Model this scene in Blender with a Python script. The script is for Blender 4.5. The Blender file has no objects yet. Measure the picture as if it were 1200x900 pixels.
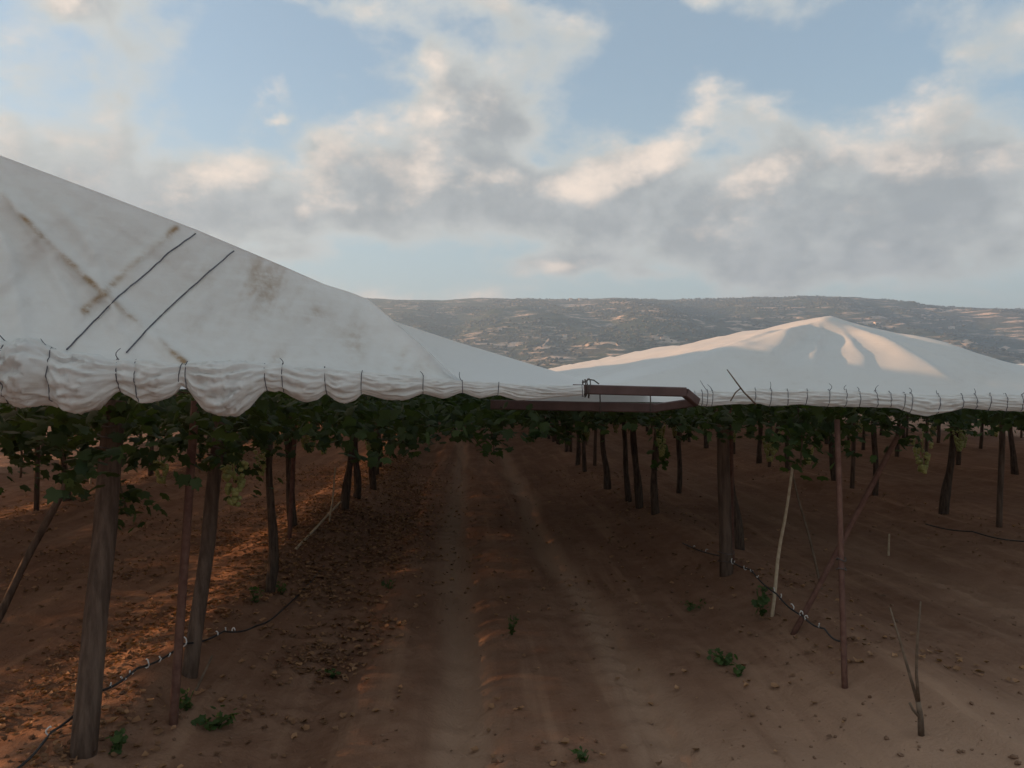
import bpy, math, random
import numpy as np
from mathutils import Vector

R = math.radians
random.seed(7)
rng = np.random.default_rng(11)
sc = bpy.context.scene
C = sc.collection

# ------------------------------------------------------------------ camera
CAM_Z = 1.8
F = 900.0                                   # focal length in pixels of the 1200 px wide photograph
YAW = math.atan(55 / F)                     # the rows run along +Y, the camera looks a little to the right of them
cam = bpy.data.cameras.new('camera')
cam.sensor_width = 36.0
cam.lens = 36.0 * F / 1200
cam.clip_start = 0.05
cam.clip_end = 30000
co = bpy.data.objects.new('camera', cam)
C.objects.link(co)
co.location = (0, 0, CAM_Z)
co.rotation_euler = (R(90), 0, -YAW)
sc.camera = co

# ------------------------------------------------------------------ sun, sky, exposure
SUN_EL, SUN_AZ = R(10.0), R(-76)             # low sun, left and slightly ahead
SDIR = Vector((math.sin(SUN_AZ) * math.cos(SUN_EL), math.cos(SUN_AZ) * math.cos(SUN_EL), math.sin(SUN_EL)))
sun = bpy.data.lights.new('sun', 'SUN')
sun.energy = 5.0
sun.angle = R(0.6)
sun.color = (1.0, 0.52, 0.25)
so = bpy.data.objects.new('sun', sun)
C.objects.link(so)
so.rotation_euler = (-SDIR).to_track_quat('-Z', 'Y').to_euler()
so.location = SDIR * 100

sc.view_settings.view_transform = 'Standard'
sc.view_settings.look = 'None'
sc.view_settings.gamma = 1.0
sc.view_settings.use_curve_mapping = False
sc.view_settings.exposure = 1.1
sc.cycles.max_bounces = 8
sc.cycles.diffuse_bounces = 4
sc.cycles.transmission_bounces = 6
sc.cycles.transparent_max_bounces = 8
sc.cycles.volume_bounces = 0
sc.cycles.use_denoising = True

world = bpy.data.worlds.new('World')
sc.world = world
world.use_nodes = True


class NT:
    """small node tree writer"""
    def __init__(self, tree):
        self.t = tree
        self.n = tree.nodes
        for x in list(self.n):
            self.n.remove(x)

    def new(self, kind, **kw):
        nd = self.n.new(kind)
        for k, v in kw.items():
            setattr(nd, k, v)
        return nd

    def put(self, sock, v):
        if hasattr(v, 'is_output') or hasattr(v, 'links'):
            self.t.links.new(v, sock)
        elif v is not None:
            sock.default_value = v

    def math(self, op, a, b=None, c=None, clamp=False):
        nd = self.new('ShaderNodeMath', operation=op, use_clamp=clamp)
        self.put(nd.inputs[0], a)
        if b is not None:
            self.put(nd.inputs[1], b)
        if c is not None:
            self.put(nd.inputs[2], c)
        return nd.outputs[0]

    def vmath(self, op, a, b=None):
        nd = self.new('ShaderNodeVectorMath', operation=op)
        self.put(nd.inputs[0], a)
        if b is not None:
            self.put(nd.inputs[1], b)
        return nd.outputs['Value'] if op in ('LENGTH', 'DOT_PRODUCT', 'DISTANCE') else nd.outputs[0]

    def sep(self, v):
        nd = self.new('ShaderNodeSeparateXYZ')
        self.put(nd.inputs[0], v)
        return nd.outputs

    def comb(self, x=0.0, y=0.0, z=0.0):
        nd = self.new('ShaderNodeCombineXYZ')
        for s, v in zip(nd.inputs, (x, y, z)):
            self.put(s, v)
        return nd.outputs[0]

    def noise(self, vec, scale, detail=4.0, rough=0.55, dist=0.0, w=None):
        nd = self.new('ShaderNodeTexNoise')
        if vec is not None:
            self.put(nd.inputs['Vector'], vec)
        nd.inputs['Scale'].default_value = scale
        nd.inputs['Detail'].default_value = detail
        nd.inputs['Roughness'].default_value = rough
        nd.inputs['Distortion'].default_value = dist
        return nd.outputs['Fac']

    def ramp(self, v, a, b, lo=0.0, hi=1.0, smooth=True):
        nd = self.new('ShaderNodeMapRange', interpolation_type='SMOOTHSTEP' if smooth else 'LINEAR')
        self.put(nd.inputs[0], v)
        nd.inputs[1].default_value = a
        nd.inputs[2].default_value = b
        nd.inputs[3].default_value = lo
        nd.inputs[4].default_value = hi
        return nd.outputs[0]

    def mix(self, f, a, b):
        nd = self.new('ShaderNodeMix', data_type='RGBA')
        self.put(nd.inputs[0], f)
        self.put(nd.inputs[6], a)
        self.put(nd.inputs[7], b)
        return nd.outputs[2]


def c4(r, g, b):
    return (r, g, b, 1.0)


def build_world():
    w = NT(world.node_tree)
    out = w.new('ShaderNodeOutputWorld')
    bg = w.new('ShaderNodeBackground')
    w.t.links.new(bg.outputs[0], out.inputs[0])
    sky = w.new('ShaderNodeTexSky', sky_type='NISHITA', sun_disc=False)
    sky.sun_elevation = SUN_EL
    sky.sun_rotation = SUN_AZ
    sky.air_density = 1.0
    sky.dust_density = 1.0
    sky.ozone_density = 2.0
    tc = w.new('ShaderNodeTexCoord')
    d0 = w.vmath('NORMALIZE', tc.outputs['Generated'])

    # (direction in tangent space of the view: x right, y up), as (px - 600, 450 - py) / F
    blobs = [  # px, py, rx, ry, weight
        (90, 215, 260, 75, .30), (330, 235, 320, 80, .52), (10, 140, 90, 60, .16), (50, 85, 90, 24, .14),
        (560, 140, 140, 90, .46), (655, 60, 90, 60, .28), (395, 160, 70, 55, .24), (585, 245, 80, 26, .22), (480, 215, 140, 55, .22),
        (700, 245, 260, 75, .50), (760, 190, 110, 50, .20), (805, 110, 40, 46, .16), (950, 180, 150, 62, .30),
        (1120, 170, 150, 62, .30), (1010, 245, 360, 85, .52), (1180, 215, 150, 70, .2),
        (640, 312, 90, 16, .20), (760, 326, 60, 12, .22), (870, 322, 90, 14, .20), (1060, 310, 300, 44, .36),
        (310, 98, 30, 22, .30), (316, 137, 20, 10, .26), (190, 45, 60, 36, .24), (110, 8, 70, 26, .26), (400, 12, 85, 26, .24),
        (530, 60, 40, 24, .2), (590, 15, 55, 26, .26), (1130, 48, 34, 18, .22), (980, 40, 34, 12, .16), (820, 4, 45, 18, .22),
        (300, 55, 110, 50, -.20), (930, 60, 230, 60, -.24), (720, 110, 50, 60, -.10), (250, 120, 110, 36, -.14), (480, 80, 40, 70, -.08),
        (430, 315, 150, 22, -.12), (720, 298, 60, 10, -.08), (780, 20, 70, 30, -.1),
    ]

    def density(d):
        x, y, z = w.sep(d)
        zz = w.math('ADD', w.math('MAXIMUM', z, 0.0), 0.22)
        q = w.comb(w.math('DIVIDE', x, zz), w.math('DIVIDE', y, zz), 0.0)
        n = w.noise(q, 2.2, 8.0, 0.58, 0.2)
        iso = w.noise(w.vmath('MULTIPLY', d, (1, 1, 1.55)), 6.5, 10.0, 0.57, 0.15)
        n = w.math('ADD', w.math('MULTIPLY', n, .35), w.math('MULTIPLY', iso, .65))
        # angles: azimuth from the view axis, elevation tangent
        cy, sy = math.cos(YAW), math.sin(YAW)
        fwd = w.math('ADD', w.math('MULTIPLY', x, sy), w.math('MULTIPLY', y, cy))
        rgt = w.math('SUBTRACT', w.math('MULTIPLY', x, cy), w.math('MULTIPLY', y, sy))
        f2 = w.math('MAXIMUM', fwd, 0.12)
        a = w.comb(w.math('DIVIDE', rgt, f2), w.math('DIVIDE', z, f2), 0.0)
        wob = w.noise(d, 7.0, 5.0, 0.6)
        wob2 = w.noise(w.vmath('ADD', d, (3.1, 1.7, 5.2)), 7.0, 5.0, 0.6)
        a = w.vmath('ADD', a, w.comb(w.math('MULTIPLY_ADD', wob, 0.16, -0.08), w.math('MULTIPLY_ADD', wob2, 0.09, -0.045), 0.0))
        acc = None
        for px, py, rx, ry, wt in blobs:
            v = w.vmath('SUBTRACT', a, ((px - 600) / F, (450 - py) / F, 0))
            v = w.vmath('MULTIPLY', v, (F / rx / 1.25, F / ry / 1.25, 0))
            k = w.ramp(w.vmath('LENGTH', v), 0.0, 1.0, wt, 0.0)
            acc = k if acc is None else w.math('ADD', acc, k)
        front = w.ramp(fwd, 0.15, 0.5)
        acc = w.math('MULTIPLY', acc, front)
        other = w.math('MULTIPLY', w.math('SUBTRACT', 1.0, front), 0.20)
        n = w.math('MULTIPLY_ADD', n, 2.0, -.48)
        return w.math('ADD', w.math('ADD', n, w.math('MULTIPLY', acc, .85)), other)

    dens = density(d0)
    up = Vector((math.sin(SUN_AZ), 0.0, 0.9)).normalized() * 0.045
    dens2 = density(w.vmath('NORMALIZE', w.vmath('ADD', d0, tuple(up))))
    mask = w.ramp(dens, 0.46, 0.80)
    lit = w.ramp(w.math('SUBTRACT', dens, dens2), 0.05, 0.50)
    thick = w.ramp(dens, 0.60, 1.0)
    fine = w.noise(d0, 16.0, 6.0, 0.6)
    cz = w.sep(d0)[2]
    grey = w.mix(thick, c4(.385, .395, .378), c4(.225, .242, .252))
    grey = w.mix(w.ramp(fine, .38, .68, 0, .35), grey, c4(.45, .455, .445))
    warm = c4(.64, .535, .45)
    ccol = w.mix(w.math('MULTIPLY', lit, w.ramp(fine, .25, .62, .55, 1.0)), grey, warm)
    # pale veil of thin cloud towards the horizon
    veil = w.ramp(cz, 0.08, 0.40, 0.72, 0.34)
    sk = w.vmath('SCALE', sky.outputs[0], None)
    sk.node.inputs['Scale'].default_value = SKY_K
    base = w.mix(veil, sk, c4(.315, .372, .378))
    full = w.mix(mask, base, ccol)
    w.put(bg.inputs['Color'], full)
    bg.inputs['Strength'].default_value = WORLD_K


SKY_K = 0.14
WORLD_K = 0.80
build_world()


# ------------------------------------------------------------------ helpers
def ray(px, py):
    cy, sy = math.cos(YAW), math.sin(YAW)
    a, b, u = px - 600.0, F, 450.0 - py
    return Vector((cy * a + sy * b, cy * b - sy * a, u))


def at(px, py, Y):
    """point at world depth Y along the sight line of a photograph pixel"""
    d = ray(px, py)
    return Vector((0, 0, CAM_Z)) + d * (Y / d.y)


def _hash(ix, iy, s):
    h = (ix * 374761393 + iy * 668265263 + s * 1442695041) & 0xFFFFFFFF
    h = ((h ^ (h >> 13)) * 1274126177) & 0xFFFFFFFF
    return ((h ^ (h >> 16)) & 0xFFFF) / 65535.0


def vnoise(x, y, s=0):
    x = np.asarray(x, float)
    y = np.asarray(y, float)
    ix = np.floor(x).astype(np.int64)
    iy = np.floor(y).astype(np.int64)
    fx, fy = x - ix, y - iy
    fx = fx * fx * fx * (fx * (fx * 6 - 15) + 10)
    fy = fy * fy * fy * (fy * (fy * 6 - 15) + 10)
    a, b = _hash(ix, iy, s), _hash(ix + 1, iy, s)
    c, d = _hash(ix, iy + 1, s), _hash(ix + 1, iy + 1, s)
    return (a + (b - a) * fx) + ((c + (d - c) * fx) - (a + (b - a) * fx)) * fy


def fbm(x, y, oct=4, s=0, g=0.5):
    x = np.asarray(x, float)
    y = np.asarray(y, float)
    v, am, t = 0, 1.0, 0.0
    for o in range(oct):
        v = v + am * (vnoise(x * 2 ** o + 17.3 * o, y * 2 ** o - 9.1 * o, s + o) - 0.5)
        t += am
        am *= g
    return v / t * 2          # about -1 .. 1


def mesh(name, verts, faces, mats=None, attrs=None, smooth=True, fmat=None):
    me = bpy.data.meshes.new(name)
    verts = np.asarray(verts, np.float32).reshape(-1, 3)
    if isinstance(faces, np.ndarray):
        nf, k = faces.shape
        me.vertices.add(len(verts))
        me.vertices.foreach_set('co', verts.ravel())
        me.loops.add(nf * k)
        me.loops.foreach_set('vertex_index', faces.astype(np.int32).ravel())
        me.polygons.add(nf)
        me.polygons.foreach_set('loop_start', np.arange(0, nf * k, k, dtype=np.int32))
        me.polygons.foreach_set('loop_total', np.full(nf, k, np.int32))
    else:
        me.from_pydata(verts.tolist(), [], faces)
    me.update(calc_edges=True)
    if attrs:
        for k2, v in attrs.items():
            v = np.asarray(v, np.float32)
            if v.ndim == 1:
                a = me.attributes.new(k2, 'FLOAT', 'POINT')
                a.data.foreach_set('value', v)
            else:
                a = me.attributes.new(k2, 'FLOAT_COLOR', 'POINT')
                a.data.foreach_set('color', np.c_[v, np.ones(len(v))].astype(np.float32).ravel())
    if mats is not None:
        for m in (mats if isinstance(mats, (list, tuple)) else [mats]):
            me.materials.append(m)
    if fmat is not None:
        me.polygons.foreach_set('material_index', np.asarray(fmat, np.int32))
    me.polygons.foreach_set('use_smooth', np.full(len(me.polygons), bool(smooth)))
    me.validate()
    return me


def link(name, me, parent=None, loc=None):
    o = bpy.data.objects.new(name, me)
    C.objects.link(o)
    if parent is not None:
        o.parent = parent
    if loc is not None:
        o.location = loc
    return o


def tag(o, label=None, cat=None, group=None, kind=None):
    if label:
        o['label'] = label
    if cat:
        o['category'] = cat
    if group:
        o['group'] = group
    if kind:
        o['kind'] = kind
    return o


def thing(name, label, cat, loc=(0, 0, 0), group=None):
    o = bpy.data.objects.new(name, None)
    C.objects.link(o)
    o.empty_display_size = 0.1
    o.location = loc
    return tag(o, label, cat, group)


def grid_faces(nu, nv, closed_u=False):
    """quads of a grid whose vertex index is i * nv + j"""
    iu = np.arange(nu if closed_u else nu - 1)
    jv = np.arange(nv - 1)
    I, J = np.meshgrid(iu, jv, indexing='ij')
    I2 = (I + 1) % nu
    return np.stack([I * nv + J, I2 * nv + J, I2 * nv + J + 1, I * nv + J + 1], -1).reshape(-1, 4)


def tube(pts, rad, n=8, wob=0.0, seed=0, caps=True):
    """verts, faces of a tube through pts with radius per point"""
    pts = [Vector(p) for p in pts]
    if not hasattr(rad, '__len__'):
        rad = [rad] * len(pts)
    vs, fs = [], []
    ref = Vector((0.31, 0.77, 0.55)).normalized()
    for i, p in enumerate(pts):
        t = (pts[min(i + 1, len(pts) - 1)] - pts[max(i - 1, 0)]).normalized()
        a = t.cross(ref)
        if a.length < 1e-3:
            a = t.cross(Vector((1, 0, 0)))
        a.normalize()
        b = t.cross(a).normalized()
        for k in range(n):
            th = 2 * math.pi * k / n
            r = rad[i] * (1 + (wob * float(fbm(i * 0.43 + seed * 3.7, k * 1.7, 2, seed)) if wob else 0))
            vs.append(p + a * (math.cos(th) * r) + b * (math.sin(th) * r))
    m = len(pts)
    for i in range(m - 1):
        for k in range(n):
            k2 = (k + 1) % n
            fs.append((i * n + k, i * n + k2, (i + 1) * n + k2, (i + 1) * n + k))
    if caps:
        fs.append(tuple(range(n - 1, -1, -1)))
        fs.append(tuple((m - 1) * n + k for k in range(n)))
    return vs, fs


def merge(list_vf):
    V, Fc = [], []
    for vs, fs in list_vf:
        o = len(V)
        V += [tuple(v) for v in vs]
        Fc += [tuple(i + o for i in f) for f in fs]
    return V, Fc


def bar(a, b, w, h, roll=0.0, ends=0.0):
    """rectangular bar from a to b, width w (sideways), height h (up), edges chamfered"""
    a, b = Vector(a), Vector(b)
    t = (b - a).normalized()
    s = t.cross(Vector((0, 0, 1)))
    if s.length < 1e-3:
        s = Vector((1, 0, 0))
    s.normalize()
    u = s.cross(t).normalized()
    if roll:
        s, u = s * math.cos(roll) + u * math.sin(roll), u * math.cos(roll) - s * math.sin(roll)
    c = min(w, h) * 0.12
    prof = [(-w / 2 + c, -h / 2), (w / 2 - c, -h / 2), (w / 2, -h / 2 + c), (w / 2, h / 2 - c), (w / 2 - c, h / 2), (-w / 2 + c, h / 2), (-w / 2, h / 2 - c), (-w / 2, -h / 2 + c)]
    vs = [p + s * x + u * y for p in (a, b) for x, y in prof]
    n = 8
    fs = [(k, (k + 1) % n, n + (k + 1) % n, n + k) for k in range(n)] + [tuple(range(n - 1, -1, -1)), tuple(range(n, 2 * n))]
    return vs, fs


# ------------------------------------------------------------------ materials
def material(name):
    m = bpy.data.materials.new(name)
    m.use_nodes = True
    return m, NT(m.node_tree)


def finish(w, bsdf_out):
    out = w.new('ShaderNodeOutputMaterial')
    w.t.links.new(bsdf_out, out.inputs[0])


def principled(w, col, rough=0.8, spec=0.3, normal=None, metal=0.0):
    b = w.new('ShaderNodeBsdfPrincipled')
    w.put(b.inputs['Base Color'], col)
    w.put(b.inputs['Roughness'], rough)
    b.inputs['Specular IOR Level'].default_value = spec
    b.inputs['Metallic'].default_value = metal
    if normal is not None:
        w.put(b.inputs['Normal'], normal)
    return b.outputs[0]


def bump(w, h, strength=0.4, dist=0.02):
    b = w.new('ShaderNodeBump')
    b.inputs['Strength'].default_value = strength
    b.inputs['Distance'].default_value = dist
    w.put(b.inputs['Height'], h)
    return b.outputs[0]


def attr(w, name):
    a = w.new('ShaderNodeAttribute', attribute_name=name)
    return a


def mat_soil():
    m, w = material('soil')
    g = w.new('ShaderNodeNewGeometry')
    P = g.outputs['Position']
    n1 = w.noise(P, 0.9, 5, .6)
    n2 = w.noise(P, 7.0, 5, .65)
    n3 = w.noise(P, 45.0, 4, .7)
    dust = attr(w, 'dust').outputs['Fac']
    col = w.mix(w.ramp(n1, .3, .7), c4(.205, .116, .077), c4(.275, .168, .115))
    col = w.mix(w.ramp(n2, .35, .72, 0, .55), col, c4(.155, .078, .048))
    col = w.mix(w.ramp(w.math('ADD', dust, w.math('MULTIPLY_ADD', n2, .5, -.25)), .1, .9, 0, .55), col, c4(.42, .29, .205))
    mp = w.new('ShaderNodeMapping')
    w.put(mp.inputs[0], P)
    mp.inputs['Scale'].default_value = (5.0, .35, 1)
    n4 = w.noise(mp.outputs[0], 1.0, 5, .6)
    col = w.mix(w.ramp(n4, .5, .72, 0, .45), col, c4(.38, .245, .165))
    col = w.mix(w.ramp(n4, .45, .28, 0, .4), col, c4(.14, .072, .045))
    col = w.mix(w.ramp(n3, .62, .8, 0, .35), col, c4(.38, .28, .21))
    far = w.ramp(w.vmath('LENGTH', P), 90, 500)
    fld = w.noise(P, .006, 3, .5)
    col = w.mix(far, col, w.mix(w.ramp(fld, .42, .58), c4(.09, .1, .05), c4(.22, .16, .1)))
    h = w.math('ADD', w.math('MULTIPLY', n2, .6), w.math('MULTIPLY', n3, .5))
    finish(w, principled(w, col, .95, .1, bump(w, h, .8, .03)))
    return m


def mat_plastic():
    m, w = material('white_plastic_sheet')
    tc = w.new('ShaderNodeTexCoord')
    P = tc.outputs['Object']
    rust = attr(w, 'rust').outputs['Fac']
    n1 = w.noise(P, 2.2, 6, .6)
    n2 = w.noise(P, 14, 5, .65)
    nw = w.new('ShaderNodeMapping')
    w.put(nw.inputs[0], P)
    nw.inputs['Scale'].default_value = (3, 3, 14)
    n3 = w.noise(nw.outputs[0], 2.0, 5, .6)
    col = w.mix(w.ramp(n1, .35, .75, 0, .3), c4(.91, .93, .91), c4(.86, .88, .86))
    col = w.mix(w.ramp(n2, .55, .8, 0, .25), col, c4(.62, .60, .56))
    rr = w.math('MULTIPLY', rust, w.ramp(w.math('ADD', w.math('MULTIPLY', n2, .6), w.math('MULTIPLY', n3, .4)), .34, .62, .12, 1.0))
    col = w.mix(rr, col, c4(.40, .265, .135))
    cm = w.new('ShaderNodeMapping')
    w.put(cm.inputs[0], P)
    cm.inputs['Rotation'].default_value = (0, R(-48), 0)
    cm.inputs['Scale'].default_value = (.7, .9, 7.0)
    n5 = w.noise(cm.outputs[0], 1.6, 4, .5, .5)
    cm2 = w.new('ShaderNodeMapping')
    w.put(cm2.inputs[0], P)
    cm2.inputs['Rotation'].default_value = (0, R(20), 0)
    cm2.inputs['Scale'].default_value = (.9, .9, 9.0)
    n6 = w.math('ABSOLUTE', w.math('SUBTRACT', w.noise(cm2.outputs[0], 1.3, 3, .5, .8), .5))
    h = w.math('ADD', w.math('MULTIPLY', n1, .08), w.math('ADD', w.math('MULTIPLY', n5, .7), w.math('MULTIPLY', n6, .22)))
    h = w.math('ADD', h, w.math('MULTIPLY', n2, .06))
    nm = bump(w, h, .28, .05)
    b = principled(w, col, .40, .4, nm)
    t = w.new('ShaderNodeBsdfTranslucent')
    w.put(t.inputs['Color'], w.mix(rr, c4(.78, .80, .82), c4(.3, .18, .08)))
    w.put(t.inputs['Normal'], nm)
    mx = w.new('ShaderNodeMixShader')
    mx.inputs[0].default_value = .36
    w.t.links.new(b, mx.inputs[1])
    w.t.links.new(t.outputs[0], mx.inputs[2])
    finish(w, mx.outputs[0])
    return m


def mat_simple(name, c1, c2, scale=8, rough=.85, spec=.2, bstr=.5, bdist=.01, stretch=None, metal=0.0):
    m, w = material(name)
    tc = w.new('ShaderNodeTexCoord')
    P = tc.outputs['Object']
    if stretch:
        mp = w.new('ShaderNodeMapping')
        w.put(mp.inputs[0], P)
        mp.inputs['Scale'].default_value = stretch
        P = mp.outputs[0]
    oi = w.new('ShaderNodeObjectInfo')
    P = w.vmath('ADD', P, w.comb(w.math('MULTIPLY', oi.outputs['Random'], 37.0), 0.0, 0.0))
    n = w.noise(P, scale, 6, .65)
    col = w.mix(w.ramp(n, .3, .7), c4(*c1), c4(*c2))
    finish(w, principled(w, col, rough, spec, bump(w, n, bstr, bdist), metal))
    return m


def mat_leaf(name, c1, c2, trans=.35):
    m, w = material(name)
    t = attr(w, 'tone').outputs['Fac']
    col = w.mix(t, c4(*c1), c4(*c2))
    b = principled(w, col, .55, .35)
    tr = w.new('ShaderNodeBsdfTranslucent')
    w.put(tr.inputs['Color'], w.mix(t, c4(c1[0] * 1.3, c1[1] * 1.5, c1[2] * .7), c4(c2[0] * 1.3, c2[1] * 1.5, c2[2] * .7)))
    mx = w.new('ShaderNodeMixShader')
    mx.inputs[0].default_value = trans
    w.t.links.new(b, mx.inputs[1])
    w.t.links.new(tr.outputs[0], mx.inputs[2])
    finish(w, mx.outputs[0])
    return m


def mat_hill():
    m, w = material('hillside')
    g = w.new('ShaderNodeNewGeometry')
    P = g.outputs['Position']
    x, y, z = w.sep(P)
    big = w.noise(P, .0022, 5, .6)
    mid = w.noise(P, .012, 6, .65)
    # terraces follow the contour lines
    ter = w.comb(w.math('MULTIPLY', x, .010), w.math('MULTIPLY', y, .004), w.math('MULTIPLY', z, .085))
    tn = w.noise(ter, 1.0, 5, .62, .4)
    col = w.mix(w.ramp(mid, .36, .62), c4(.028, .050, .034), c4(.058, .076, .052))
    col = w.mix(w.ramp(big, .45, .65, 0, .5), col, c4(.105, .092, .075))
    pale = w.math('MULTIPLY', w.ramp(tn, .51, .62), w.ramp(w.math('ADD', w.math('MULTIPLY', big, .6), w.math('MULTIPLY', mid, .4)), .43, .56))
    col = w.mix(pale, col, c4(.50, .42, .345))
    h = w.math('ADD', mid, w.math('MULTIPLY', tn, .6))
    finish(w, principled(w, col, .95, .05, bump(w, h, 1.0, 22.0)))
    return m


M = {}
M['soil'] = mat_soil()
M['plastic'] = mat_plastic()
M['hill'] = mat_hill()
M['wood'] = mat_simple('weathered_post_wood', (.072, .048, .036), (.155, .110, .084), 5, stretch=(6, 6, .7), bdist=.02)
M['bark'] = mat_simple('vine_bark', (.050, .034, .026), (.13, .095, .072), 9, stretch=(5, 5, .8), bstr=.9, bdist=.03)
M['rusty'] = mat_simple('rusty_steel', (.095, .042, .032), (.16, .085, .062), 16, .75, .3)
M['beam'] = mat_simple('red_brown_painted_steel', (.075, .043, .040), (.115, .070, .065), 7, .55, .4, .2)
M['cane'] = mat_simple('pale_cane', (.36, .28, .19), (.52, .43, .31), 20, .7, .3)
M['string'] = mat_simple('dark_string', (.085, .09, .11), (.15, .155, .18), 40, .8, .2)
M['wire'] = mat_simple('old_wire', (.06, .05, .045), (.13, .11, .1), 30, .6, .4)
M['hose'] = mat_simple('black_drip_hose', (.018, .018, .02), (.04, .04, .042), 12, .5, .4)
M['clip'] = mat_simple('pale_plastic_clip', (.55, .54, .52), (.72, .71, .69), 12, .6, .3)
M['twig'] = mat_simple('dry_twig', (.10, .07, .05), (.2, .15, .11), 14, .9)
M['grape'] = mat_simple('unripe_grape', (.22, .24, .075), (.34, .34, .12), 20, .4, .5, .1)
M['leaf'] = mat_leaf('vine_leaf', (.024, .046, .018), (.075, .115, .036))
M['fresh'] = mat_leaf('fresh_leaf', (.045, .085, .025), (.085, .14, .04), .4)
M['dry'] = mat_leaf('fallen_leaf', (.12, .065, .038), (.42, .24, .13), .15)
M['clod'] = mat_simple('soil_clod', (.12, .068, .044), (.25, .16, .11), 30, .95, .1)
M['scrub'] = mat_leaf('hillside_scrub', (.022, .030, .018), (.055, .062, .036), .0)
M['wall'] = mat_simple('pale_house_wall', (.5, .45, .39), (.62, .57, .5), .3, .9, .1, .05)
M['tile'] = mat_simple('house_roof', (.28, .16, .11), (.36, .22, .16), .5, .9, .1, .05)
M['road'] = mat_simple('pale_dirt_road', (.40, .32, .24), (.5, .41, .32), .02, .95, .1, .05)

# ------------------------------------------------------------------ setting: ground
ROWS = {'L5': -16.5, 'L4': -12.7, 'L3': -8.9, 'L2': -5.6, 'L1': -1.75, 'R1': 2.5, 'R2': 6.2, 'R3': 9.9, 'R4': 13.6, 'R5': 17.3}  # L4 and L5 are added, L3 set, so their crowns shade strips of soil


def ground_h(x, y):
    x = np.asarray(x, float)
    y = np.asarray(y, float)
    h = np.zeros(np.broadcast(x, y).shape)
    wx = x + 0.12 * fbm(x * .3, y * .5, 2, 3)
    for k, rx in ROWS.items():
        h = h + 0.15 * np.exp(-((wx - rx) / 0.50) ** 2)
    for tx, wd, dp in ((-0.12, .16, .06), (0.95, .16, .065), (-.98, .22, .085), (4.35, .3, .05), (-3.6, .3, .05)):
        h = h - dp * np.exp(-((wx - tx - .05 * np.sin(y * .35)) / wd) ** 2)
        # tyre lugs
        h = h + .012 * np.exp(-((wx - tx) / .17) ** 2) * np.sign(np.sin(y * 26 + np.abs(wx - tx) * 22)) * (vnoise(x * .7, y * .6, 9) > .45)
    near = np.clip(1.4 - np.hypot(x, y) / 60, 0, 1)
    h = h + (0.04 * fbm(x * 1.1, y * .6, 3, 21) + 0.022 * fbm(x * 5, y * 4, 4, 5, .65) + .040 * fbm(x * 4.0, y * .16, 3, 25)) * near
    return h


def build_ground():
    def axis(lo, hi, step, far, growth):
        a = list(np.arange(lo, hi + 1e-6, step))
        s = step
        while a[-1] < far:
            s *= growth
            a.append(a[-1] + s)
        s = step
        b = []
        v = lo
        while v > -far:
            s *= growth
            v -= s
            b.append(v)
        return np.array(b[::-1] + a)
    xs = axis(-6.5, 6.5, .045, 6500, 1.075)
    ys = axis(1.2, 13.5, .05, 6500, 1.07)
    X, Y = np.meshgrid(xs, ys, indexing='ij')
    Z = ground_h(X, Y)
    wx = X + 0.12 * fbm(X * .3, Y * .5, 2, 3)
    dust = np.zeros_like(X)
    for tx, wd, am in ((-0.12, .17, .95), (0.95, .17, .95), (4.35, .4, .4), (-3.6, .4, .4)):
        dust += am * np.exp(-((wx - tx - .05 * np.sin(Y * .35)) / wd) ** 2)
    dust += 1.1 * np.clip((5.2 - Y) / 2.2, 0, 1) * np.clip((X + .6) / 3.0, 0, 1)
    me = mesh('ground', np.stack([X, Y, Z], -1).reshape(-1, 3), grid_faces(len(xs), len(ys)), M['soil'], {'dust': dust.ravel()})
    tag(link('ground', me), 'bare red-brown vineyard soil with tractor tracks', kind='structure')


build_ground()


def ground(px, py):
    """where the sight line of a pixel meets the soil"""
    d = ray(px, py)
    z = 0.0
    for _ in range(6):
        t = (z - CAM_Z) / d.z
        p = Vector((0, 0, CAM_Z)) + d * t
        z = float(ground_h(p.x, p.y))
    return Vector((p.x, p.y, z))


# ------------------------------------------------------------------ setting: hill
CREST = [(-1500, 375), (-600, 365), (0, 356), (250, 352), (430, 350), (470, 352), (520, 352), (560, 349), (600, 350), (660, 351), (720, 348), (770, 350),
         (850, 348), (930, 345.5), (985, 345), (1020, 346.5), (1045, 352), (1100, 355), (1200, 358), (1500, 364), (2600, 385)]
YC = 4200.0


def hill_h(x, y):
    x = np.asarray(x, float)
    y = np.asarray(y, float)
    # column of the picture this x has at the crest distance, along the row axis
    px = 545 + x / YC * F
    cp = np.interp(px, [c[0] for c in CREST], [c[1] for c in CREST])
    crest = CAM_Z + (450 - cp) / F * YC * 1.0
    t = np.clip((y - 1700) / (YC - 1700), 0, 1)
    spur = fbm(x / 420., y / 1500., 3, 40)
    prof = t ** 1.25 + 0.13 * np.sin(np.clip(t, 0, 1) * math.pi) * (spur * 1.6) - .05 * np.sin(t * math.pi * 2)
    rough = (30 * fbm(x / 170., y / 170., 4, 50, .55)) * np.sin(np.clip(t, 0.0, 1) * math.pi) ** .7
    back = np.clip((y - YC) / 2200, 0, 1)
    return crest * np.clip(prof, 0, 1.02) * (1 - .55 * back ** 1.5) + rough + 2.6 * fbm(x / 45., y / 45., 3, 60) * np.clip(t * 4, 0, 1) - 6 * (1 - np.clip(t * 30, 0, 1))


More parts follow.
